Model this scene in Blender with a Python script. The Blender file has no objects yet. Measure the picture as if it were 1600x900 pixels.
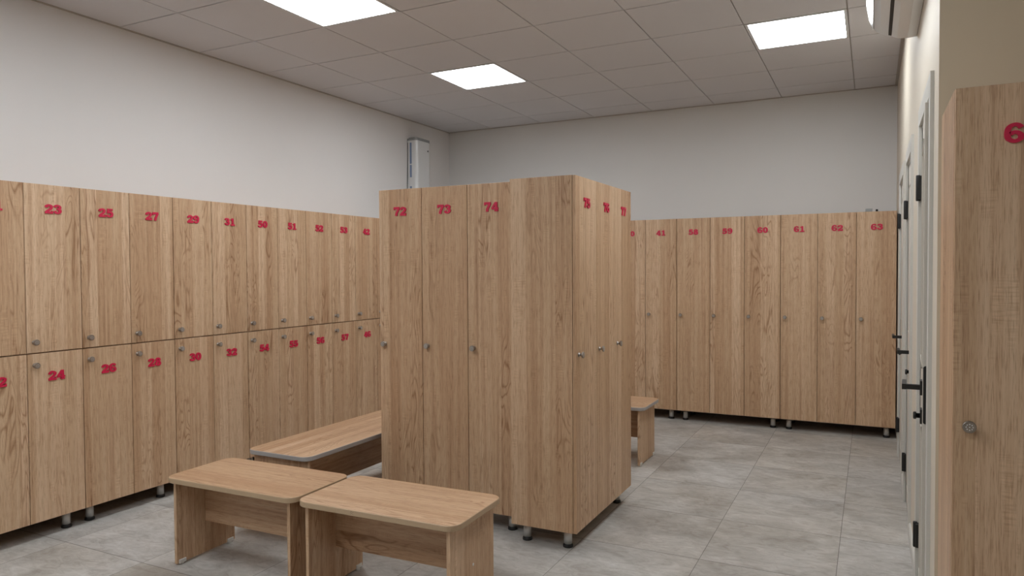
import bpy, bmesh, math, random
from mathutils import Vector, Matrix
R = math.radians
PI = math.pi
C = bpy.context.scene.collection
scene = bpy.context.scene
random.seed(7)

# ------------------------------------------------------------------ camera
YAW, PITCH, ROLL, CAMH, FPX = 26.722, 1.443, -0.318, 1.394, 1115.7
cam_data = bpy.data.cameras.new('camera')
cam = bpy.data.objects.new('camera', cam_data)
C.objects.link(cam)
_y, _p, _r = R(YAW), R(PITCH), R(ROLL)
_f = Vector((-math.sin(_y) * math.cos(_p), math.cos(_y) * math.cos(_p), -math.sin(_p)))
_x = Vector((math.cos(_y), math.sin(_y), 0))
_u = _x.cross(_f)
rx = _x * math.cos(_r) + _u * math.sin(_r)
ry = -_x * math.sin(_r) + _u * math.cos(_r)
m3 = Matrix((rx, ry, -_f)).transposed()
cam.matrix_world = Matrix.Translation((0, 0, CAMH)) @ m3.to_4x4()
cam_data.sensor_width = 36.0
cam_data.lens = FPX / 1600 * 36.0
cam_data.clip_start = 0.02
scene.camera = cam

# ------------------------------------------------------------------ world, exposure
world = bpy.data.worlds.new('world')
scene.world = world
world.use_nodes = True
world.node_tree.nodes['Background'].inputs[0].default_value = (0.9, 0.95, 1.0, 1)
world.node_tree.nodes['Background'].inputs[1].default_value = 0.0
scene.view_settings.view_transform = 'Standard'
scene.view_settings.look = 'None'
scene.view_settings.gamma = 1.0
scene.view_settings.use_curve_mapping = False
scene.view_settings.exposure = 0.49
PANEL_STRENGTH = 14.0
try:
    cy = scene.cycles
    cy.max_bounces = 10
    cy.diffuse_bounces = 4
    cy.glossy_bounces = 4
    cy.use_denoising = True
    cy.sample_clamp_indirect = 6.0
    cy.caustics_reflective = False
    cy.caustics_refractive = False
except Exception:
    pass

# ------------------------------------------------------------------ measured layout (metres)
XF, XL, XR = -3.862, -4.310, 0.190        # locker fronts on the left, left wall, right wall
YF, YB = 6.531, 6.985                     # locker fronts at the back, back wall
ZT, ZM, ZB, ZC = 1.855, 0.976, 0.093, 2.958
YRET = 2.684                              # wall that returns to the right
X_FAR, Y_NEAR = 2.60, -2.40               # room behind and right of the camera


# ------------------------------------------------------------------ materials
def srgb(r, g, b):
    f = lambda c: (c / 255 / 12.92) if c <= 10 else ((c / 255 + 0.055) / 1.055) ** 2.4
    return (f(r), f(g), f(b), 1)


def new_mat(name):
    m = bpy.data.materials.new(name)
    m.use_nodes = True
    nt = m.node_tree
    return m, nt, nt.nodes['Principled BSDF']


def N(nt, kind, **props):
    n = nt.nodes.new(kind)
    for k, v in props.items():
        setattr(n, k, v)
    return n


def mathn(nt, op, a, b=None, c=None, clamp=False):
    n = nt.nodes.new('ShaderNodeMath')
    n.operation = op
    n.use_clamp = clamp
    for i, v in enumerate((a, b, c)):
        if v is None:
            continue
        if isinstance(v, (int, float)):
            n.inputs[i].default_value = v
        else:
            nt.links.new(v, n.inputs[i])
    return n.outputs[0]


def combine(nt, x, y, z):
    n = nt.nodes.new('ShaderNodeCombineXYZ')
    for i, v in enumerate((x, y, z)):
        if isinstance(v, (int, float)):
            n.inputs[i].default_value = v
        else:
            nt.links.new(v, n.inputs[i])
    return n.outputs[0]


def noise(nt, vec, scale=1.0, detail=2.0, rough=0.5, dist=0.0):
    n = nt.nodes.new('ShaderNodeTexNoise')
    n.inputs['Scale'].default_value = scale
    n.inputs['Detail'].default_value = detail
    n.inputs['Roughness'].default_value = rough
    n.inputs['Distortion'].default_value = dist
    nt.links.new(vec, n.inputs['Vector'])
    return n.outputs['Fac']


def ramp(nt, fac, stops):
    n = nt.nodes.new('ShaderNodeValToRGB')
    e = n.color_ramp.elements
    while len(e) < len(stops):
        e.new(0.5)
    for i, (p, c) in enumerate(stops):
        e[i].position = p
        e[i].color = c if not isinstance(c, (int, float)) else (c, c, c, 1)
    nt.links.new(fac, n.inputs[0])
    return n.outputs[0]


def mix(nt, fac, a, b, mode='MIX'):
    n = nt.nodes.new('ShaderNodeMix')
    n.data_type = 'RGBA'
    n.blend_type = mode
    for sock, v in ((0, fac), (6, a), (7, b)):
        if isinstance(v, (int, float)):
            n.inputs[sock].default_value = v
        elif isinstance(v, tuple):
            n.inputs[sock].default_value = v
        else:
            nt.links.new(v, n.inputs[sock])
    return n.outputs[2]


def simple(name, col, rough=0.5, metal=0.0, spec=0.5, bump=0.0, bscale=200):
    m, nt, b = new_mat(name)
    tc = N(nt, 'ShaderNodeTexCoord')
    nz = noise(nt, tc.outputs['Object'], bscale, 3)
    c = mix(nt, 1.0, col, ramp(nt, nz, [(0.3, 0.96), (0.7, 1.0)]), 'MULTIPLY')
    nt.links.new(c, b.inputs['Base Color'])
    b.inputs['Roughness'].default_value = rough
    b.inputs['Metallic'].default_value = metal
    b.inputs['Specular IOR Level'].default_value = spec
    if bump:
        bn = N(nt, 'ShaderNodeBump')
        bn.inputs['Strength'].default_value = bump
        bn.inputs['Distance'].default_value = 0.001
        nt.links.new(nz, bn.inputs['Height'])
        nt.links.new(bn.outputs[0], b.inputs['Normal'])
    return m


def wood(name, along='Z', tint=(1, 1, 1, 1), seed=0.0):
    """Light rough-sawn oak laminate; grain runs along one local axis."""
    m, nt, b = new_mat(name)
    tc = N(nt, 'ShaderNodeTexCoord')
    oi = N(nt, 'ShaderNodeObjectInfo')
    sep = N(nt, 'ShaderNodeSeparateXYZ')
    nt.links.new(tc.outputs['Object'], sep.inputs[0])
    X, Y, Z = sep.outputs
    if along == 'Z':
        l, c = Z, mathn(nt, 'ADD', X, Y)
    elif along == 'X':
        l, c = X, mathn(nt, 'ADD', Y, Z)
    else:
        l, c = Y, mathn(nt, 'ADD', X, Z)
    rnd = oi.outputs['Random']
    c = mathn(nt, 'ADD', c, mathn(nt, 'MULTIPLY_ADD', rnd, 37.0, 5.0 + seed))
    l = mathn(nt, 'ADD', l, mathn(nt, 'MULTIPLY', rnd, 91.0))
    # lamella bands, each with its own tone and its own grain
    wob = mathn(nt, 'MULTIPLY', mathn(nt, 'SUBTRACT', noise(nt, combine(nt, mathn(nt, 'MULTIPLY', c, 4), mathn(nt, 'MULTIPLY', l, 1.0), 0), 1, 1), 0.5), 0.012)
    cb = mathn(nt, 'ADD', c, wob)
    vo = N(nt, 'ShaderNodeTexVoronoi', voronoi_dimensions='1D')
    vo.inputs['Scale'].default_value = 14.0
    nt.links.new(cb, vo.inputs['W'])
    vsep = N(nt, 'ShaderNodeSeparateColor')
    nt.links.new(vo.outputs['Color'], vsep.inputs[0])
    band, band2, band3 = vsep.outputs
    boff = mathn(nt, 'MULTIPLY', band2, 40.0)
    # broad soft streaks
    st1 = noise(nt, combine(nt, mathn(nt, 'MULTIPLY', c, 55), mathn(nt, 'MULTIPLY', l, 0.9), boff), 1, 3, 0.55)
    # fine pores
    st2 = noise(nt, combine(nt, mathn(nt, 'MULTIPLY', c, 330), mathn(nt, 'MULTIPLY', l, 13), boff), 1, 3, 0.7)
    # cathedral figure: contour rings of a slow noise
    slow = noise(nt, combine(nt, mathn(nt, 'MULTIPLY', c, 9), mathn(nt, 'MULTIPLY', l, 1.25), boff), 1, 2.0, 0.45, 0.6)
    ring = mathn(nt, 'PINGPONG', mathn(nt, 'MULTIPLY', slow, 19.0), 0.5)
    ring = ramp(nt, mathn(nt, 'MULTIPLY', ring, 2.0), [(0.0, 0.0), (0.42, 1.0), (1.0, 1.0)])
    figmask = mathn(nt, 'MULTIPLY',
                    ramp(nt, band3, [(0.45, 0.0), (0.62, 1.0)]),
                    ramp(nt, noise(nt, combine(nt, mathn(nt, 'MULTIPLY', c, 3), mathn(nt, 'MULTIPLY', l, 1.7), boff), 1, 1), [(0.44, 0.0), (0.60, 1.0)]))
    # short cross-wise saw marks in patches
    saw = noise(nt, combine(nt, mathn(nt, 'MULTIPLY', c, 16), mathn(nt, 'MULTIPLY', l, 170), boff), 1, 1)
    sawmask = ramp(nt, noise(nt, combine(nt, mathn(nt, 'MULTIPLY', c, 24), mathn(nt, 'MULTIPLY', l, 4.5), boff), 1, 1), [(0.56, 0.0), (0.70, 1.0)])
    base = ramp(nt, st1, [(0.22, srgb(186, 151, 121)), (0.48, srgb(211, 179, 148)), (0.78, srgb(224, 197, 168))])
    tone = ramp(nt, band, [(0.0, srgb(228, 218, 208)), (0.5, srgb(240, 236, 230)), (1.0, srgb(252, 251, 250))])
    col = mix(nt, 1.0, base, tone, 'MULTIPLY')
    col = mix(nt, 0.75, col, ramp(nt, st2, [(0.30, srgb(188, 168, 150)), (0.50, srgb(252, 250, 248)), (0.8, (1, 1, 1, 1))]), 'MULTIPLY')
    figc = mix(nt, ring, srgb(196, 176, 158), (1, 1, 1, 1))
    figf = mathn(nt, 'MULTIPLY', figmask, 0.85)
    col = mix(nt, figf, col, mix(nt, 1.0, col, figc, 'MULTIPLY'))
    sawc = ramp(nt, saw, [(0.36, srgb(226, 216, 206)), (0.5, (1, 1, 1, 1)), (0.66, (1.16, 1.15, 1.13, 1))])
    col = mix(nt, mathn(nt, 'MULTIPLY', sawmask, 0.45), col, mix(nt, 1.0, col, sawc, 'MULTIPLY'))
    col = mix(nt, 1.0, col, tint, 'MULTIPLY')
    nt.links.new(col, b.inputs['Base Color'])
    b.inputs['Roughness'].default_value = 0.42
    b.inputs['Specular IOR Level'].default_value = 0.4
    bn = N(nt, 'ShaderNodeBump')
    bn.inputs['Strength'].default_value = 0.25
    bn.inputs['Distance'].default_value = 0.0006
    nt.links.new(st2, bn.inputs['Height'])
    nt.links.new(bn.outputs[0], b.inputs['Normal'])
    return m


def wall_paint(name, col):
    m, nt, b = new_mat(name)
    tc = N(nt, 'ShaderNodeTexCoord')
    n1 = noise(nt, tc.outputs['Object'], 1.3, 3)
    n2 = noise(nt, tc.outputs['Object'], 260, 3)
    c = mix(nt, 1.0, col, ramp(nt, n1, [(0.3, 0.975), (0.7, 1.0)]), 'MULTIPLY')
    nt.links.new(c, b.inputs['Base Color'])
    b.inputs['Roughness'].default_value = 0.55
    b.inputs['Specular IOR Level'].default_value = 0.35
    bn = N(nt, 'ShaderNodeBump')
    bn.inputs['Strength'].default_value = 0.12
    bn.inputs['Distance'].default_value = 0.001
    nt.links.new(n2, bn.inputs['Height'])
    nt.links.new(bn.outputs[0], b.inputs['Normal'])
    return m


def floor_mat():
    m, nt, b = new_mat('grey_stone_tiles')
    tc = N(nt, 'ShaderNodeTexCoord')
    sep = N(nt, 'ShaderNodeSeparateXYZ')
    nt.links.new(tc.outputs['Object'], sep.inputs[0])
    X, Y, _ = sep.outputs
    T = 0.5965
    u = mathn(nt, 'DIVIDE', mathn(nt, 'ADD', X, 0.135 + 20 * T), T)
    v = mathn(nt, 'DIVIDE', mathn(nt, 'ADD', Y, -3.435 + 0.603 * 20), 0.603)
    fu, fv = mathn(nt, 'FRACT', u), mathn(nt, 'FRACT', v)
    iu, iv = mathn(nt, 'FLOOR', u), mathn(nt, 'FLOOR', v)
    du = mathn(nt, 'MINIMUM', fu, mathn(nt, 'SUBTRACT', 1.0, fu))
    dv = mathn(nt, 'MINIMUM', fv, mathn(nt, 'SUBTRACT', 1.0, fv))
    gu = mathn(nt, 'LESS_THAN', du, 0.0024)
    gv = mathn(nt, 'LESS_THAN', dv, 0.0042)
    wn = N(nt, 'ShaderNodeTexWhiteNoise', noise_dimensions='2D')
    nt.links.new(combine(nt, iu, iv, 0), wn.inputs['Vector'])
    off = mathn(nt, 'MULTIPLY', wn.outputs['Value'], 50)
    vec = combine(nt, mathn(nt, 'ADD', X, off), mathn(nt, 'MULTIPLY', Y, 1.15), off)
    n1 = noise(nt, vec, 2.6, 8, 0.62, 0.6)
    n2 = noise(nt, combine(nt, mathn(nt, 'ADD', mathn(nt, 'MULTIPLY', X, 0.75), off), mathn(nt, 'MULTIPLY', Y, 1.5), off), 13, 10, 0.74, 1.2)
    n3 = noise(nt, vec, 0.9, 2, 0.5)
    col = ramp(nt, n1, [(0.30, srgb(156, 152, 147)), (0.5, srgb(180, 177, 173)), (0.72, srgb(202, 199, 196))])
    col = mix(nt, 1.0, col, ramp(nt, n2, [(0.32, srgb(218, 213, 208)), (0.50, srgb(246, 244, 242)), (0.68, (1.08, 1.08, 1.08, 1))]), 'MULTIPLY')
    col = mix(nt, 0.5, col, ramp(nt, n3, [(0.35, srgb(246, 238, 226)), (0.65, srgb(255, 255, 255))]), 'MULTIPLY')
    g = mathn(nt, 'MAXIMUM', mathn(nt, 'MULTIPLY', gu, 0.78), mathn(nt, 'MULTIPLY', gv, 0.62))
    col = mix(nt, g, col, srgb(78, 72, 68))
    nt.links.new(col, b.inputs['Base Color'])
    b.inputs['Roughness'].default_value = 0.5
    nt.links.new(ramp(nt, n1, [(0.3, 0.46), (0.7, 0.58)]), b.inputs['Roughness'])
    b.inputs['Specular IOR Level'].default_value = 0.35
    bn = N(nt, 'ShaderNodeBump')
    bn.inputs['Strength'].default_value = 0.4
    bn.inputs['Distance'].default_value = 0.001
    h = mathn(nt, 'SUBTRACT', mathn(nt, 'MULTIPLY', n2, 0.3), g)
    nt.links.new(h, bn.inputs['Height'])
    nt.links.new(bn.outputs[0], b.inputs['Normal'])
    return m


def emit(name, col, strength):
    m, nt, b = new_mat(name)
    b.inputs['Base Color'].default_value = (0.9, 0.9, 0.9, 1)
    tc = N(nt, 'ShaderNodeTexCoord')
    nz = noise(nt, tc.outputs['Object'], 5.0, 3)
    c = mix(nt, 1.0, col, ramp(nt, nz, [(0.3, 0.97), (0.7, 1.0)]), 'MULTIPLY')
    nt.links.new(c, b.inputs['Emission Color'])
    b.inputs['Emission Strength'].default_value = strength
    return m


M = dict(
    wood=wood('oak_laminate_upright', 'Z'),
    woodx=wood('oak_laminate_lengthwise', 'X', (0.88, 0.84, 0.82, 1), seed=3.3),
    edge=simple('beige_edge_band', srgb(178, 152, 122), 0.45),
    edge_grey=simple('pale_grey_edge_band', srgb(168, 163, 160), 0.4),
    carcass=simple('dark_gap_board', srgb(70, 48, 34), 0.7),
    paint=wall_paint('cream_wall_paint', srgb(228, 224, 222)),
    paint_warm=wall_paint('warm_cream_wall_paint', srgb(212, 201, 185)),
    paint_back=wall_paint('pale_neutral_wall_paint', srgb(222, 220, 218)),
    paint_light_tint=wall_paint('light_tinted_wall_paint', srgb(226, 210, 184)),  # same cream paint as the right wall, tinted for its different light
    tile=wall_paint('ceiling_tile', srgb(213, 211, 214)),
    tbar=simple('ceiling_bar', srgb(176, 168, 160), 0.5),
    floor=floor_mat(),
    red=simple('crimson_plastic', srgb(200, 28, 70), 0.38),
    steel=simple('brushed_steel', srgb(205, 203, 200), 0.38, 0.45),
    nickel=simple('satin_nickel', srgb(168, 160, 152), 0.34, 1.0),
    black=simple('black_metal', srgb(22, 20, 19), 0.45),
    rubber=simple('black_plastic', srgb(16, 15, 15), 0.55),
    white=simple('white_plastic', srgb(222, 222, 222), 0.16),
    grey=simple('grey_plastic', srgb(150, 152, 152), 0.35),
    blue=simple('blue_grey_strip', srgb(120, 138, 170), 0.3),
    glide=simple('white_glide', srgb(215, 212, 206), 0.4),
    door=simple('light_door_foil', srgb(203, 196, 185), 0.42),
    trim=simple('white_casing', srgb(206, 203, 196), 0.4),
    light=emit('diffuser_glow', (0.90, 0.96, 1.0, 1), PANEL_STRENGTH),
)


# ------------------------------------------------------------------ helpers
def add_box(bm, x0, x1, y0, y1, z0, z1, mi=0):
    vs = [bm.verts.new((x, y, z)) for z in (z0, z1) for y in (y0, y1) for x in (x0, x1)]
    idx = [(0, 2, 3, 1), (4, 5, 7, 6), (0, 1, 5, 4), (2, 6, 7, 3), (0, 4, 6, 2), (1, 3, 7, 5)]
    fs = []
    for q in idx:
        f = bm.faces.new([vs[i] for i in q])
        f.material_index = mi
        fs.append(f)
    return vs, fs


def bevel_all(bm, w, seg=2):
    bmesh.ops.bevel(bm, geom=bm.edges[:] + bm.verts[:], offset=w, segments=seg, affect='EDGES', profile=0.5)


def add_lathe(bm, prof, center=(0, 0, 0), axis='Z', n=24, mi=0, cap=True):
    """prof: list of (radius, height) along the axis."""
    rings = []
    cx, cyy, cz = center
    for r, h in prof:
        ring = []
        for i in range(n):
            a = 2 * PI * i / n
            p, q = r * math.cos(a), r * math.sin(a)
            if axis == 'Z':
                co = (cx + p, cyy + q, cz + h)
            elif axis == 'Y':           # heights run towards -Y
                co = (cx + p, cyy - h, cz + q)
            else:                       # heights run towards -X
                co = (cx - h, cyy - p, cz + q)
            ring.append(bm.verts.new(co))
        rings.append(ring)
    for a, b_ in zip(rings, rings[1:]):
        for i in range(n):
            f = bm.faces.new((a[i], a[(i + 1) % n], b_[(i + 1) % n], b_[i]))
            f.material_index = mi
            f.smooth = True
    if cap:
        f = bm.faces.new(rings[0][::-1]); f.material_index = mi
        f = bm.faces.new(rings[-1]); f.material_index = mi


def add_prism(bm, poly, t0, t1, axis='Z', mi=0, side_mi=None):
    """poly: outline (a, b); extruded from t0 to t1 along the axis."""
    def co(a, b_, t):
        return {'Z': (a, b_, t), 'Y': (a, t, b_), 'X': (t, a, b_)}[axis]
    lo = [bm.verts.new(co(a, b_, t0)) for a, b_ in poly]
    hi = [bm.verts.new(co(a, b_, t1)) for a, b_ in poly]
    f = bm.faces.new(lo[::-1]); f.material_index = mi
    f = bm.faces.new(hi); f.material_index = mi
    n = len(poly)
    for i in range(n):
        f = bm.faces.new((lo[i], lo[(i + 1) % n], hi[(i + 1) % n], hi[i]))
        f.material_index = mi if side_mi is None else side_mi


def to_mesh(name, bm, mats, recalc=True):
    if recalc:
        bmesh.ops.recalc_face_normals(bm, faces=bm.faces[:])
    me = bpy.data.meshes.new(name)
    bm.to_mesh(me)
    bm.free()
    for m in (mats if isinstance(mats, (list, tuple)) else [mats]):
        me.materials.append(m)
    return me


def link(name, me, parent=None, loc=(0, 0, 0), rotz=0.0):
    o = bpy.data.objects.new(name, me)
    C.objects.link(o)
    o.location = loc
    o.rotation_euler = (0, 0, rotz)
    if parent is not None:
        o.parent = parent
    return o


def thing(name, label, cat, loc=(0, 0, 0), rotz=0.0, group=None):
    o = bpy.data.objects.new(name, None)
    C.objects.link(o)
    o.empty_display_size = 0.1
    o.location = loc
    o.rotation_euler = (0, 0, rotz)
    o['label'] = label
    o['category'] = cat
    if group:
        o['group'] = group
    return o


def tag(o, label, cat, group=None):
    o['label'] = label
    o['category'] = cat
    if group:
        o['group'] = group
    return o


def struct(name, bm, mats, label=None):
    o = link(name, to_mesh(name, bm, mats))
    o['kind'] = 'structure'
    if label:
        o['label'] = label
    return o


def rrect(x0, x1, y0, y1, r, n=8):
    pts = []
    for cx, cyy, a0 in ((x1 - r, y1 - r, 0), (x0 + r, y1 - r, 90), (x0 + r, y0 + r, 180), (x1 - r, y0 + r, 270)):
        for i in range(n + 1):
            a = R(a0 + 90 * i / n)
            pts.append((cx + r * math.cos(a), cyy + r * math.sin(a)))
    return pts


# ------------------------------------------------------------------ the room
bm = bmesh.new()
add_box(bm, XL - 0.2, X_FAR + 0.2, Y_NEAR - 0.2, YB + 0.2, -0.12, 0.0)
struct('floor', bm, M['floor'], 'grey stone-look square floor tiles')

bm = bmesh.new()
add_box(bm, XL - 0.2, XL, Y_NEAR - 0.2, YB + 0.2, 0, ZC + 0.15)
struct('wall_left', bm, M['paint'])
bm = bmesh.new()
add_box(bm, XL, XR, YB, YB + 0.2, 0, ZC + 0.15)
struct('wall_back', bm, M['paint_back'])
# the right wall, with its three door openings
DOORS = [  # y0, y1 of the openings
    (2.950, 3.530), (4.270, 4.820), (5.270, 5.950)]
DTOP = 2.0
bm = bmesh.new()
ys = [YRET + 0.12] + [v for d in DOORS for v in d] + [YB + 0.2]
for i in range(0, len(ys), 2):
    add_box(bm, XR, XR + 0.12, ys[i], ys[i + 1], 0, DTOP)
add_box(bm, XR, XR + 0.12, YRET + 0.12, YB + 0.2, DTOP, ZC + 0.15)
struct('wall_right', bm, M['paint_warm'])
bm = bmesh.new()
add_box(bm, XR, X_FAR + 0.2, YRET, YRET + 0.12, 0, ZC + 0.15)
o = struct('wall_right_return', bm, [M['paint_light_tint'], M['paint_warm']])
for p in o.data.polygons:                                  # its narrow end continues the right wall
    if p.normal.x < -0.9:
        p.material_index = 1
bm = bmesh.new()
add_box(bm, X_FAR, X_FAR + 0.2, Y_NEAR, YRET, 0, ZC + 0.15)
struct('wall_far_right', bm, M['paint_warm'])
bm = bmesh.new()
add_box(bm, XL, X_FAR, Y_NEAR - 0.2, Y_NEAR, 0, ZC + 0.15)
struct('wall_front', bm, M['paint_warm'])

# ceiling: suspended square tiles in a bar grid
GX0, GY0, GS = -0.1395, 2.986, 0.6025
lights_cells = []
for c_ in ((-1, 0), (-1, 3), (-1, -6), (-3, -4), (-5, 0), (-5, 3), (-5, -3), (-5, -6)):  # unseen panel between the two columns is added, placed to balance the light
    lights_cells.append(c_)


def cell(i, j):
    return GX0 + i * GS, GX0 + (i + 1) * GS, GY0 + j * GS, GY0 + (j + 1) * GS


bm = bmesh.new()
g = 0.0045
for i in range(-8, 6):
    for j in range(-10, 8):
        if (i, j) in lights_cells:
            continue
        x0, x1, y0, y1 = cell(i, j)
        x0, x1 = max(x0 + g * 0.75, XL), min(x1 - g * 0.75, X_FAR)
        y0, y1 = max(y0 + g * 1.1, Y_NEAR), min(y1 - g * 1.1, YB)
        if x0 > XR and y1 > YRET:
            y1 = min(y1, YRET)
        if x1 > XR and y0 > YRET:
            x1 = min(x1, XR)
        if x1 - x0 < 0.01 or y1 - y0 < 0.01 or (x0 > XR - 0.001 and y0 > YRET - 0.01):
            continue
        add_box(bm, x0, x1, y0, y1, ZC, ZC + 0.02)
struct('ceiling', bm, M['tile'], 'suspended ceiling of square grey-white tiles')
bm = bmesh.new()
for i in range(-8, 7):
    x = GX0 + i * GS
    if XL < x < X_FAR:
        add_box(bm, x - 0.012, x + 0.012, Y_NEAR, YB if x < XR else YRET, ZC + 0.008, ZC + 0.03)
for j in range(-10, 8):
    y = GY0 + j * GS
    if Y_NEAR < y < YB:
        add_box(bm, XL, X_FAR if y < YRET else XR, y - 0.012, y + 0.012, ZC + 0.0085, ZC + 0.031)
add_box(bm, XL - 0.1, X_FAR + 0.1, Y_NEAR - 0.1, YB + 0.1, ZC + 0.05, ZC + 0.12)
struct('ceiling_grid', bm, M['tbar'])
# thin wall angle under the ceiling edge
bm = bmesh.new()
add_box(bm, XL, XL + 0.02, Y_NEAR, YB, ZC - 0.004, ZC)
add_box(bm, XL, XR, YB - 0.02, YB, ZC - 0.004, ZC)
add_box(bm, XR - 0.02, XR, YRET, YB, ZC - 0.004, ZC)
struct('trim_1', bm, M['tbar'])


def ceiling_light(i, j, label):
    x0, x1, y0, y1 = cell(i, j)
    cx, cyy = (x0 + x1) / 2, (y0 + y1) / 2
    t = thing('ceiling_light', label, 'ceiling light', (cx, cyy, ZC), 0, 'square light panels in the ceiling')
    h = 0.297
    e = 0.280
    bm = bmesh.new()
    for a in ((-h, h, -h, -e), (-h, h, e, h), (-h, -e, -e, e), (e, h, -e, e)):
        add_box(bm, *a, -0.003, 0.03)
    link('frame', to_mesh('light_frame', bm, M['white']), t)
    bm = bmesh.new()
    add_box(bm, -e, e, -e, e, 0.002, 0.012)
    link('diffuser', to_mesh('light_diffuser', bm, M['light']), t)


LL = {(-5, 0): 'glowing square ceiling panel at the top edge, nearest the left wall',
      (-5, 3): 'glowing square ceiling panel between the other two, nearest the tall box in the corner',
      (-1, 3): 'glowing square ceiling panel nearest the wall-mounted air conditioner',
      (-1, 0): 'glowing square ceiling panel just above the picture, beside the air conditioner'}
for (i, j) in lights_cells:
    ceiling_light(i, j, LL.get((i, j), 'assumed glowing square ceiling panel, out of view above or behind the camera'))


# ------------------------------------------------------------------ doors in the right wall
CP = 0.012      # how far the casing stands proud


def wall_door(k, y0, y1, handle_z, label, ajar=0.0, faceplate=False):
    d = bpy.data.objects.new('door_%d' % k, None)
    C.objects.link(d)
    d.location = (XR, y1, 0)
    d['kind'] = 'structure'
    d['label'] = label
    # casing and jamb
    w = 0.075
    bm = bmesh.new()
    for (a, b_, z0, z1) in ((y0 - w, y0, 0, DTOP + w), (y1, y1 + w, 0, DTOP + w), (y0, y1, DTOP, DTOP + w)):
        add_box(bm, -CP, 0, a - y1, b_ - y1, z0, z1)
    add_box(bm, 0, 0.12, y0 - y1 - 0.012, y0 - y1, 0, DTOP)
    add_box(bm, 0, 0.12, 0, 0.012, 0, DTOP)
    add_box(bm, 0, 0.12, y0 - y1, 0, DTOP - 0.012, DTOP)
    link('door_casing', to_mesh('door_casing', bm, M['trim']), d)
    # leaf, hinged at its far edge
    W = y1 - y0 - 0.008
    ang = -math.asin(min(0.9, ajar / W)) if ajar else 0
    bm = bmesh.new()
    add_box(bm, 0.0, 0.038, -W, 0.0, 0.008, DTOP - 0.016)
    bevel_all(bm, 0.0015, 2)
    for (a, b_, z0, z1) in ((-W + 0.09, -0.09, 0.12, 0.80), (-W + 0.09, -0.09, 1.02, DTOP - 0.13)):
        add_box(bm, -0.0035, 0.001, a, b_, z0, z0 + 0.012)
        add_box(bm, -0.0035, 0.001, a, b_, z1 - 0.012, z1)
        add_box(bm, -0.0035, 0.001, a, a + 0.012, z0, z1)
        add_box(bm, -0.0035, 0.001, b_ - 0.012, b_, z0, z1)
    leaf = link('door_leaf', to_mesh('door_leaf', bm, M['door']), d, (0.002, -0.004, 0), ang)
    yl = -W + 0.055
    bm = bmesh.new()
    add_box(bm, -0.008, 0, yl - 0.026, yl + 0.026, handle_z - 0.026, handle_z + 0.026)
    add_box(bm, -0.060, -0.006, yl - 0.009, yl + 0.009, handle_z - 0.009, handle_z + 0.009)
    add_box(bm, -0.066, -0.052, yl - 0.010, yl + 0.115, handle_z - 0.010, handle_z + 0.010)
    link('door_handle', to_mesh('door_handle', bm, M['black']), leaf)
    bm = bmesh.new()
    zk = handle_z - 0.105
    add_box(bm, -0.007, 0, yl - 0.026, yl + 0.026, zk - 0.026, zk + 0.026)
    add_lathe(bm, [(0.009, 0.005), (0.009, 0.018), (0.014, 0.019), (0.014, 0.027), (0.010, 0.029)], (0, yl, zk), 'X', 16)
    link('door_lock', to_mesh('door_lock', bm, M['black']), leaf)
    if faceplate:
        bm = bmesh.new()
        add_prism(bm, rrect(0.002, 0.018, handle_z - 0.125, handle_z + 0.085, 0.0078), -W - 0.0012, -W + 0.002, 'Y')
        link('lock_faceplate', to_mesh('lock_faceplate', bm, M['black']), leaf)
    for z in (1.735, 0.24):
        bm = bmesh.new()
        add_lathe(bm, [(0.0075, -0.055), (0.0085, -0.05), (0.0085, 0.05), (0.0075, 0.055)], (-0.014, -0.006, z), 'Z', 14)
        add_box(bm, -0.0135, -0.0005, -0.034, 0.006, z - 0.05, z + 0.05)
        link('hinge', to_mesh('door_hinge', bm, M['black']), d)
    return d


wall_door(1, *DOORS[0], 0.955, 'light door nearest the beige corner, slightly ajar, black lever', 0.025, True)
wall_door(2, *DOORS[1], 0.945, 'closed light door in the middle of the right wall, black lever')
wall_door(3, *DOORS[2], 0.940, 'closed light door next to the back lockers, black lever')


def baseboard(name, y0, y1):
    bm = bmesh.new()
    add_prism(bm, [(XR, 0), (XR, 0.075), (XR - 0.006, 0.075), (XR - 0.012, 0.066), (XR - 0.012, 0)], y0, y1, 'Y')
    struct(name, bm, M['trim'])


baseboard('baseboard_right', DOORS[0][1] + 0.075, DOORS[1][0] - 0.075)
baseboard('baseboard_right_middle', DOORS[1][1] + 0.075, DOORS[2][0] - 0.075)
baseboard('baseboard_right_near', YRET + 0.002, DOORS[0][0] - 0.075)
bm = bmesh.new()
add_prism(bm, [(YRET, 0), (YRET, 0.075), (YRET - 0.006, 0.075), (YRET - 0.012, 0.066), (YRET - 0.012, 0)], XR, X_FAR, 'X')
struct('baseboard_return', bm, M['trim'])

# ------------------------------------------------------------------ red numerals (chunky slab digits)
def catmull(pts, closed=False, sub=7):
    if len(pts) == 2:
        return pts
    out = []
    n = len(pts)
    rng = n if closed else n - 1
    for i in range(rng):
        if closed:
            p0, p1, p2, p3 = (pts[(i + k - 1) % n] for k in range(4))
        else:
            p1, p2 = pts[i], pts[i + 1]
            p0 = pts[i - 1] if i else (2 * p1[0] - p2[0], 2 * p1[1] - p2[1])
            p3 = pts[i + 2] if i + 2 < n else (2 * p2[0] - p1[0], 2 * p2[1] - p1[1])
        for s in range(sub):
            t = s / sub
            out.append(tuple(0.5 * (2 * p1[k] + (p2[k] - p0[k]) * t + (2 * p0[k] - 5 * p1[k] + 4 * p2[k] - p3[k]) * t * t
                                    + (3 * p1[k] - p0[k] - 3 * p2[k] + p3[k]) * t ** 3) for k in (0, 1)))
    if not closed:
        out.append(pts[-1])
    return out


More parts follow.
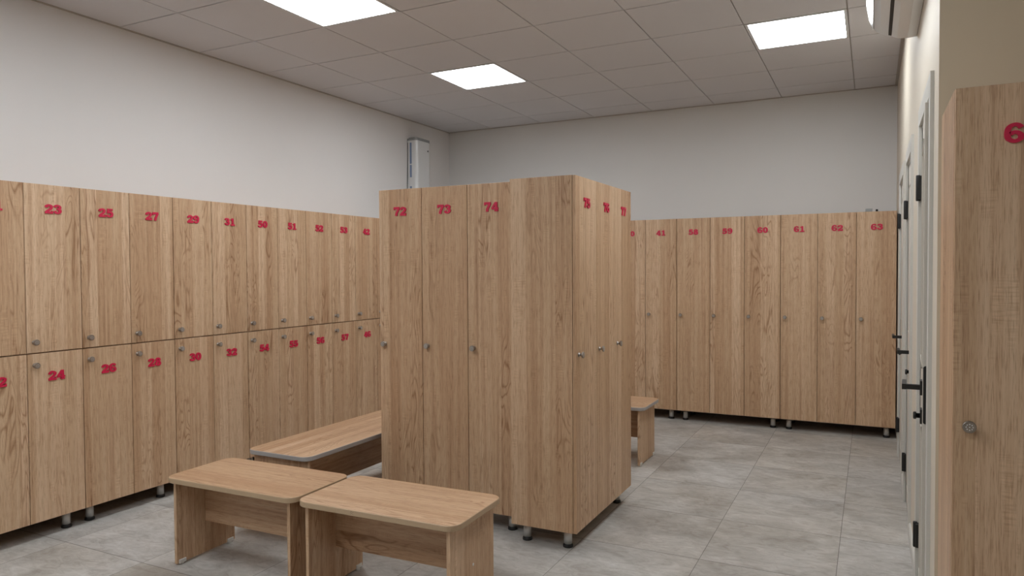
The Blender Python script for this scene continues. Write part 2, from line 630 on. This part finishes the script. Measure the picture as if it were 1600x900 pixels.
def ell(cx, cyy, rx_, ry_, n=14):
    return [(cx + rx_ * math.cos(2 * PI * i / n), cyy + ry_ * math.sin(2 * PI * i / n)) for i in range(n)]


P_, Q_ = 0.150, 0.100      # pen half widths across and up
_six = [(.72, .74), (.60, .88), (.42, .91), (.21, .79), (.14, .5), (.19, .22), (.43, .09), (.66, .17), (.72, .33), (.62, .48), (.44, .53), (.26, .45)]
DIG = {
    '0': [(ell(.43, .5, .27, .39), True, P_, Q_)],
    '1': [([(.46, .97), (.46, .05)], False, .145, Q_), ([(.46, .86), (.14, .74)], False, P_, .085), ([(.12, .09), (.80, .09)], False, P_, .09)],
    '2': [([(.16, .64), (.20, .80), (.42, .885), (.66, .80), (.68, .64), (.54, .45), (.30, .28), (.17, .12)], False, P_, Q_),
          ([(.03, .11), (.84, .11)], False, P_, .11), ([(.76, .12), (.76, .30)], False, .07, Q_)],
    '3': [([(.14, .70), (.24, .85), (.44, .89), (.64, .80), (.65, .64), (.52, .54), (.34, .525)], False, P_, .095),
          ([(.34, .525), (.58, .49), (.70, .32), (.61, .16), (.42, .10), (.22, .15), (.13, .30)], False, P_, .095)],
    '4': [([(.52, .93), (.10, .33)], False, .11, .09), ([(.02, .29), (.85, .29)], False, P_, .085),
          ([(.58, .97), (.58, .05)], False, .135, Q_), ([(.36, .06), (.82, .06)], False, P_, .06)],
    '5': [([(.13, .88), (.76, .88)], False, P_, .115), ([(.20, .92), (.18, .46)], False, .085, Q_),
          ([(.16, .50), (.38, .60), (.62, .54), (.70, .34), (.60, .15), (.40, .10), (.20, .15), (.12, .29)], False, P_, .095)],
    '6': [(_six, False, .135, .088)],
    '9': [([(.86 - a, 1 - b_) for a, b_ in _six], False, .135, .088)],
    '7': [([(.04, .87), (.82, .87)], False, P_, .125), ([(.105, .90), (.105, .66)], False, .07, Q_),
          ([(.74, .84), (.56, .52), (.43, .26), (.38, .0)], False, .145, .07)],
    '8': [(ell(.43, .735, .205, .165), True, .135, .095), (ell(.43, .295, .26, .20), True, P_, .10)],
}


def add_digit(bm, ch, x0, z0, h, t, lift):
    for k, (pts, closed, pw, qh) in enumerate(DIG[ch]):
        path = catmull(pts, closed)
        n = len(path)
        L, Rr = [], []
        for i, (a, b_) in enumerate(path):
            if closed:
                p, q = path[(i - 1) % n], path[(i + 1) % n]
            else:
                p, q = path[max(0, i - 1)], path[min(n - 1, i + 1)]
            dx, dz = q[0] - p[0], q[1] - p[1]
            m = math.hypot(dx, dz) or 1
            nx, nz = -dz / m * pw, dx / m * qh
            L.append((a + nx, b_ + nz)); Rr.append((a - nx, b_ - nz))
        tf = t + 0.00012 * k
        V = [[bm.verts.new((x0 + a * h, -y, z0 + b_ * h)) for (a, b_) in S] for S, y in ((L, 0), (Rr, 0), (L, tf), (Rr, tf))]
        rng = range(n) if closed else range(n - 1)
        for i in rng:
            j = (i + 1) % n
            for quad in ((V[2][i], V[3][i], V[3][j], V[2][j]), (V[0][i], V[2][i], V[2][j], V[0][j]), (V[1][i], V[1][j], V[3][j], V[3][i])):
                bm.faces.new(quad)
        if not closed:
            for i in (0, n - 1):
                bm.faces.new((V[0][i], V[1][i], V[3][i], V[2][i]))


NUMS = {}


def number_mesh(txt):
    if txt not in NUMS:
        bm = bmesh.new()
        h = 0.050
        w = 0.040
        add_digit(bm, txt[0], -w - 0.002, -h / 2, h, 0.005, 0)
        add_digit(bm, txt[1], 0.003, -h / 2, h, 0.005, 0)
        NUMS[txt] = to_mesh('number_' + txt, bm, M['red'])
    return NUMS[txt]


# ------------------------------------------------------------------ lockers
def knob_mesh():
    bm = bmesh.new()
    add_lathe(bm, [(0.011, 0.0), (0.011, 0.003), (0.0065, 0.005), (0.0065, 0.015), (0.013, 0.018), (0.0155, 0.020),
                   (0.0155, 0.0255), (0.0145, 0.027)], (0, 0, 0), 'Y', 24)
    for a in range(8):                       # ring of small dimples on the face
        x, z = 0.0075 * math.cos(a * PI / 4), 0.0075 * math.sin(a * PI / 4)
        add_lathe(bm, [(0.0016, 0.0265), (0.0016, 0.0274)], (x, 0, z), 'Y', 8, 1)
    add_lathe(bm, [(0.0016, 0.0265), (0.0016, 0.0274)], (0, 0, 0), 'Y', 8, 1)
    return to_mesh('knob', bm, [M['nickel'], M['white']])


def leg_meshes():
    bm = bmesh.new()
    add_lathe(bm, [(0.0205, 0.012), (0.0205, ZB + 0.001)], (0, 0, 0), 'Z', 24)
    a = to_mesh('leg', bm, M['steel'])
    bm = bmesh.new()
    add_lathe(bm, [(0.025, 0.0), (0.026, 0.004), (0.025, 0.012), (0.0212, 0.016), (0.0212, 0.018)], (0, 0, 0), 'Z', 24)
    return a, to_mesh('foot', bm, M['rubber'])


KNOB = knob_mesh()
LEG, FOOT = leg_meshes()
DOORM = {}


def door_mesh(w, h):
    key = (round(w, 4), round(h, 4))
    if key not in DOORM:
        bm = bmesh.new()
        add_box(bm, 0, w, -0.017, 0, 0, h)
        bmesh.ops.bevel(bm, geom=bm.edges[:], offset=0.0009, segments=2, affect='EDGES', profile=0.5)
        DOORM[key] = to_mesh('locker_door', bm, M['wood'])
    return DOORM[key]


def locker(label, origin, rotz, nums, depth=0.42, width=None, top=ZT, group=None, knob_up=0.0):
    """nums: rows from the top; each a list of door numbers (None = plain). origin: front left floor corner (door faces)."""
    rows, n = len(nums), len(nums[0])
    width = width or n * 0.2935
    t = thing('locker_cabinet', label, 'locker', origin, rotz, group)
    # carcass: side panels, top, bottom and back around a dark inside
    bm = bmesh.new()
    y0 = 0.0195
    e = 0.001
    add_box(bm, e, 0.017, y0, depth, ZB, top)
    add_box(bm, width - 0.017, width - e, y0, depth, ZB, top)
    add_box(bm, 0.0175, width - 0.0175, y0, depth, ZB, ZB + 0.016)
    add_box(bm, 0.0175, width - 0.0175, y0, depth, top - 0.016, top)
    add_box(bm, 0.0175, width - 0.0175, depth - 0.008, depth - 0.001, ZB + 0.017, top - 0.017)
    pw = width / n
    for k in range(1, n):
        add_box(bm, k * pw - 0.008, k * pw + 0.008, y0 + 0.006, depth - 0.009, ZB + 0.017, top - 0.017)
    if rows == 2:
        add_box(bm, 0.0176, width - 0.0176, y0 + 0.002, depth - 0.0095, ZM - 0.008, ZM + 0.008)
    link('body', to_mesh('locker_body', bm, M['wood']), t)
    gp = 0.0018
    for r in range(rows):
        if rows == 1:
            z0, z1 = ZB + 0.001, top - 0.001
        elif r == 0:
            z0, z1 = ZM + 0.003, top - 0.001
        else:
            z0, z1 = ZB + 0.001, ZM - 0.003
        for k in range(n):
            w = pw - 2 * gp
            d = link('door', door_mesh(w, z1 - z0), t, (k * pw + gp, 0.0175, z0))
            kz = 0.975 + knob_up if rows == 1 else (1.034 if r == 0 else 0.914)
            link('knob', KNOB, d, (0.035, -0.017, kz - z0))
            if nums[r][k]:
                nz = 1.729 if (rows == 1 or r == 0) else 0.851
                o = link('number', number_mesh(nums[r][k]), d, (w / 2, -0.0171, nz - z0))
                o['label'] = 'raised crimson number ' + nums[r][k]
    for x in (0.065, width - 0.065):
        for y in (0.072, depth - 0.06):
            l = link('leg', LEG, t, (x, y, 0))
            link('foot', FOOT, l)
    return t


GL = 'two-tier oak lockers along the left wall'
GB = 'tall oak lockers along the back wall'
yb = [1.851, 2.431, 3.011, 3.593, 4.173, 4.757, 5.341]
left_rows = [
    ([['21', '23'], ['22', '24']], 'oak-look two-tier locker cabinet with doors 21 to 24, cut by the left frame edge'),
    ([['25', '27'], ['26', '28']], 'oak-look two-tier locker cabinet with doors 25, 26, 27 and 28 against the left wall'),
    ([['29', '31'], ['30', '32']], 'oak-look two-tier locker cabinet with doors 29, 30, 31 and 32 against the left wall'),
    ([['50', '51'], ['54', '55']], 'oak-look two-tier locker cabinet with doors 50, 51, 54 and 55 against the left wall'),
    ([['52', '53'], ['56', '57']], 'oak-look two-tier locker cabinet with doors 52, 53, 56 and 57 against the left wall'),
    ([['42', None], ['46', None]], 'oak-look two-tier locker cabinet with doors 42 and 46, half hidden behind the island lockers'),
]
for i, (nums, lab) in enumerate(left_rows):
    locker(lab, (XF, yb[i], 0), R(90), nums, 0.42, yb[i + 1] - yb[i] - 0.001, group=GL)

BX = [-2.479, -1.595, -0.6985, 0.183]
back_rows = [
    ([[None, '40', '41']], 'tall oak-look locker cabinet with doors 40 and 41 at the back wall, behind the island'),
    ([['58', '59', '60']], 'tall oak-look locker cabinet with doors 58, 59 and 60 at the back wall'),
    ([['61', '62', '63']], 'tall oak-look locker cabinet with doors 61, 62 and 63, beside the right wall doors'),
]
for i, (nums, lab) in enumerate(back_rows):
    locker(lab, (BX[i], YF, 0), 0, nums, 0.42, BX[i + 1] - BX[i] - 0.001, group=GB)

locker('tall oak-look island cabinet with doors 72, 73 and 74 facing the benches', (-2.532, 3.332, 0), 0, [['72', '73', '74']], 0.36, 0.880,
       group='tall oak lockers of the island')
locker('tall oak-look island cabinet showing its wide plain side, doors 75, 76 and 77', (-1.285, 3.243, 0), R(90), [['75', '76', '77']], 0.358, 0.894,
       group='tall oak lockers of the island')
locker('tall oak-look locker cabinet with door 64 at the right edge, nearest the camera', (0.189, 2.165, 0), 0, [['64', None, None]], 0.40, 0.885, knob_up=0.012)

# small things on top of the back lockers
bm = bmesh.new()
add_box(bm, -0.026, 0.026, -0.02, 0.02, 0, 0.026)
bevel_all(bm, 0.003)
tag(link('small_box', to_mesh('small_box', bm, M['grey']), None, (-0.022, YF + 0.05, ZT + 0.0005)),
    'small grey box lying on top of the locker with door 63', 'box')
bm = bmesh.new()
add_lathe(bm, [(0.007, 0), (0.009, 0.003), (0.009, 0.014), (0.006, 0.018)], (0, 0, 0), 'Z', 12)
tag(link('cap', to_mesh('cap', bm, M['black']), None, (0.036, YF + 0.03, ZT + 0.0005)),
    'tiny black cap beside the grey box on top of the back lockers', 'cap')

# ------------------------------------------------------------------ benches
BT = 0.425


def bench(label, centre, rotz, L=0.80, D=0.40, edge='edge', group='low oak benches', screw=False, dots=False, inset=0.045, h=BT):
    t = thing('bench', label, 'bench', (centre[0], centre[1], 0), rotz, group)
    th = 0.024
    bm = bmesh.new()
    out = rrect(-L / 2, L / 2, -D / 2, D / 2, 0.055, 10)
    inn = rrect(-L / 2 + .002, L / 2 - .002, -D / 2 + .002, D / 2 - .002, 0.053, 10)
    rings = []
    for poly, z in ((inn, h - th), (out, h - th + .002), (out, h - .002), (inn, h)):
        rings.append([bm.verts.new((a, b_, z)) for a, b_ in poly])
    n = len(out)
    for a, b_ in zip(rings, rings[1:]):
        for i in range(n):
            f = bm.faces.new((a[i], a[(i + 1) % n], b_[(i + 1) % n], b_[i]))
            f.material_index = 1
    bm.faces.new(rings[0][::-1])
    bm.faces.new(rings[-1])
    if dots:
        for k, (a, b_) in enumerate(((-.006, .004), (.006, .004), (0, 0), (-.006, -.004), (.006, -.004), (-.001, .006))):
            add_lathe(bm, [(0.0012, 0), (0.0012, 0.0004)], (-L * .5 + .30 + a, -D / 2, h - th / 2 + b_), 'Y', 8, 2)
    top = link('top', to_mesh('bench_top', bm, [M['woodx'], M[edge], M['black']]), t)
    legd = D - 0.05
    for s in (-1, 1):
        bm = bmesh.new()
        x = s * (L / 2 - inset)
        add_box(bm, -0.008, 0.008, -legd / 2, legd / 2, 0.009, h - th)
        bmesh.ops.bevel(bm, geom=bm.edges[:], offset=0.0008, segments=1, affect='EDGES')
        lg = link('leg', to_mesh('bench_leg', bm, M['wood']), t, (x, 0, 0))
        for yy in (-legd / 2 + 0.03, legd / 2 - 0.03):
            bm = bmesh.new()
            add_box(bm, -0.013, 0.013, -0.020, 0.020, 0.007, 0.026)
            bevel_all(bm, 0.002, 1)
            add_lathe(bm, [(0.012, 0.0), (0.013, 0.002), (0.009, 0.004), (0.006, 0.008)], (0, 0, 0), 'Z', 14)
            link('glide', to_mesh('glide', bm, M['glide']), lg, (0, yy, 0))
        if screw and s == 1:
            bm = bmesh.new()
            add_lathe(bm, [(0.006, 0), (0.006, 0.001), (0.004, 0.0015)], (0, 0, 0), 'X', 14)
            link('screw_cap', to_mesh('screw_cap', bm, M['glide']), lg, (0.008, 0.0, 0.20), PI)
    bm = bmesh.new()
    add_box(bm, -L / 2 + inset + 0.0085, L / 2 - inset - 0.0085, -0.008, 0.008, 0.165, h - th - 0.0005)
    link('apron', to_mesh('bench_apron', bm, M['woodx']), t)
    return t


bench('low oak bench on the left of the front pair', (-2.592, 2.458), R(1.2), 0.79)
bench('low oak bench on the right of the front pair, its end nearest the island lockers', (-1.790, 2.480), R(1.6), 0.78, 0.42, screw=True, dots=True)
bench('long low bench with pale grey edge running behind the front pair along the left lockers', (-2.812, 3.44), R(90), 1.30, 0.437, 'edge_grey', h=0.43)
bench('low bench end with grey edge sticking out behind the right side of the island', (-1.812, 5.055), R(0), 0.80, 0.43, 'edge_grey')

# ------------------------------------------------------------------ air conditioner on the right wall
ac = thing('air_conditioner', 'white wall-mounted air conditioner high on the right wall, cut by the top edge', 'air conditioner', (XR, 3.575, 2.50))
HL = 0.425
prof = [(-0.002, 0.015), (-0.040, 0.012), (-0.085, 0.018), (-0.109, 0.030), (-0.109, 0.046), (-0.124, 0.046), (-0.124, 0.034), (-0.160, 0.050),
        (-0.186, 0.075), (-0.203, 0.125), (-0.216, 0.20), (-0.220, 0.265), (-0.205, 0.288), (-0.002, 0.292)]
bm = bmesh.new()
add_prism(bm, prof, -HL, HL, 'Y')
link('casing', to_mesh('ac_casing', bm, M['white']), ac)
bm = bmesh.new()
add_prism(bm, [(-0.110, 0.0305), (-0.110, 0.045), (-0.123, 0.045), (-0.123, 0.0345)], -HL + 0.03, HL - 0.012, 'Y')
link('air_outlet', to_mesh('ac_outlet', bm, M['rubber']), ac)
bm = bmesh.new()
add_prism(bm, [(-0.188, 0.076), (-0.2045, 0.125), (-0.2175, 0.20), (-0.2215, 0.264), (-0.2255, 0.262), (-0.2215, 0.199), (-0.2085, 0.124), (-0.1915, 0.073)],
          -HL + 0.004, HL - 0.004, 'Y')
link('front_panel', to_mesh('ac_front', bm, M['white']), ac)
bm = bmesh.new()
add_box(bm, -0.004, 0.0, -HL + 0.01, HL - 0.004, 0.02, 0.28)
link('back_plate', to_mesh('ac_back', bm, M['rubber']), ac)

# ------------------------------------------------------------------ tall box on the left wall near the corner
wb = thing('air_purifier', 'tall narrow white box with blue-grey side strips, on the left wall near the corner', 'air purifier', (XL, 6.29, 1.93))
W2, D2, HH = 0.125, 0.125, 0.84
sec = []
sec += [(0.002, -W2), (0.085, -W2)]
for i in range(9):
    a = R(-90 + 80 * i / 8)
    sec.append((0.085 + 0.035 * math.cos(a), -W2 + 0.035 + 0.035 * math.sin(a)))
for i in range(9):
    a = R(10 + 80 * i / 8)
    sec.append((0.085 + 0.035 * math.cos(a), W2 - 0.035 + 0.035 * math.sin(a)))
sec += [(0.002, W2)]
bm = bmesh.new()
add_prism(bm, sec, 0, HH - 0.03, 'Z')
link('casing', to_mesh('purifier_casing', bm, M['white']), wb)
bm = bmesh.new()
add_prism(bm, [(0.0 + (x - 0.0) * 1.04, y * 1.03) for x, y in sec], HH - 0.03, HH, 'Z')
bmesh.ops.bevel(bm, geom=[e for e in bm.edges if all(v.co.z > HH - 0.001 for v in e.verts)], offset=0.012, segments=3, affect='EDGES')
link('top_cap', to_mesh('purifier_cap', bm, M['grey']), wb)
for z0, z1 in ((0.02, 0.15), (0.22, 0.35), (0.43, 0.57), (0.57, 0.80)):
    bm = bmesh.new()
    add_box(bm, 0.030, 0.052, -W2 - 0.0015, -W2 + 0.001, z0, z1 - 0.012)
    link('strip', to_mesh('purifier_strip', bm, M['blue']), wb)
bm = bmesh.new()
add_lathe(bm, [(0.009, 0.0), (0.009, 0.002), (0.006, 0.003)], (0, 0, 0), 'X', 14)
link('badge', to_mesh('purifier_badge', bm, M['black']), wb, (0.1198, 0.075, HH - 0.12), PI)
bm = bmesh.new()
pts = catmull([(0.006, HH - 0.05), (0.004, 0.62), (-0.010, 0.32), (-0.004, 0.0)])
prev = None
for k, (dy, z) in enumerate(pts):
    ring = [bm.verts.new((0.005 + 0.003 * math.cos(a * PI / 3), -W2 - 0.006 + dy + 0.003 * math.sin(a * PI / 3), z)) for a in range(6)]
    if prev:
        for a in range(6):
            bm.faces.new((prev[a], prev[(a + 1) % 6], ring[(a + 1) % 6], ring[a]))
    prev = ring
link('power_cable', to_mesh('power_cable', bm, M['black']), wb)
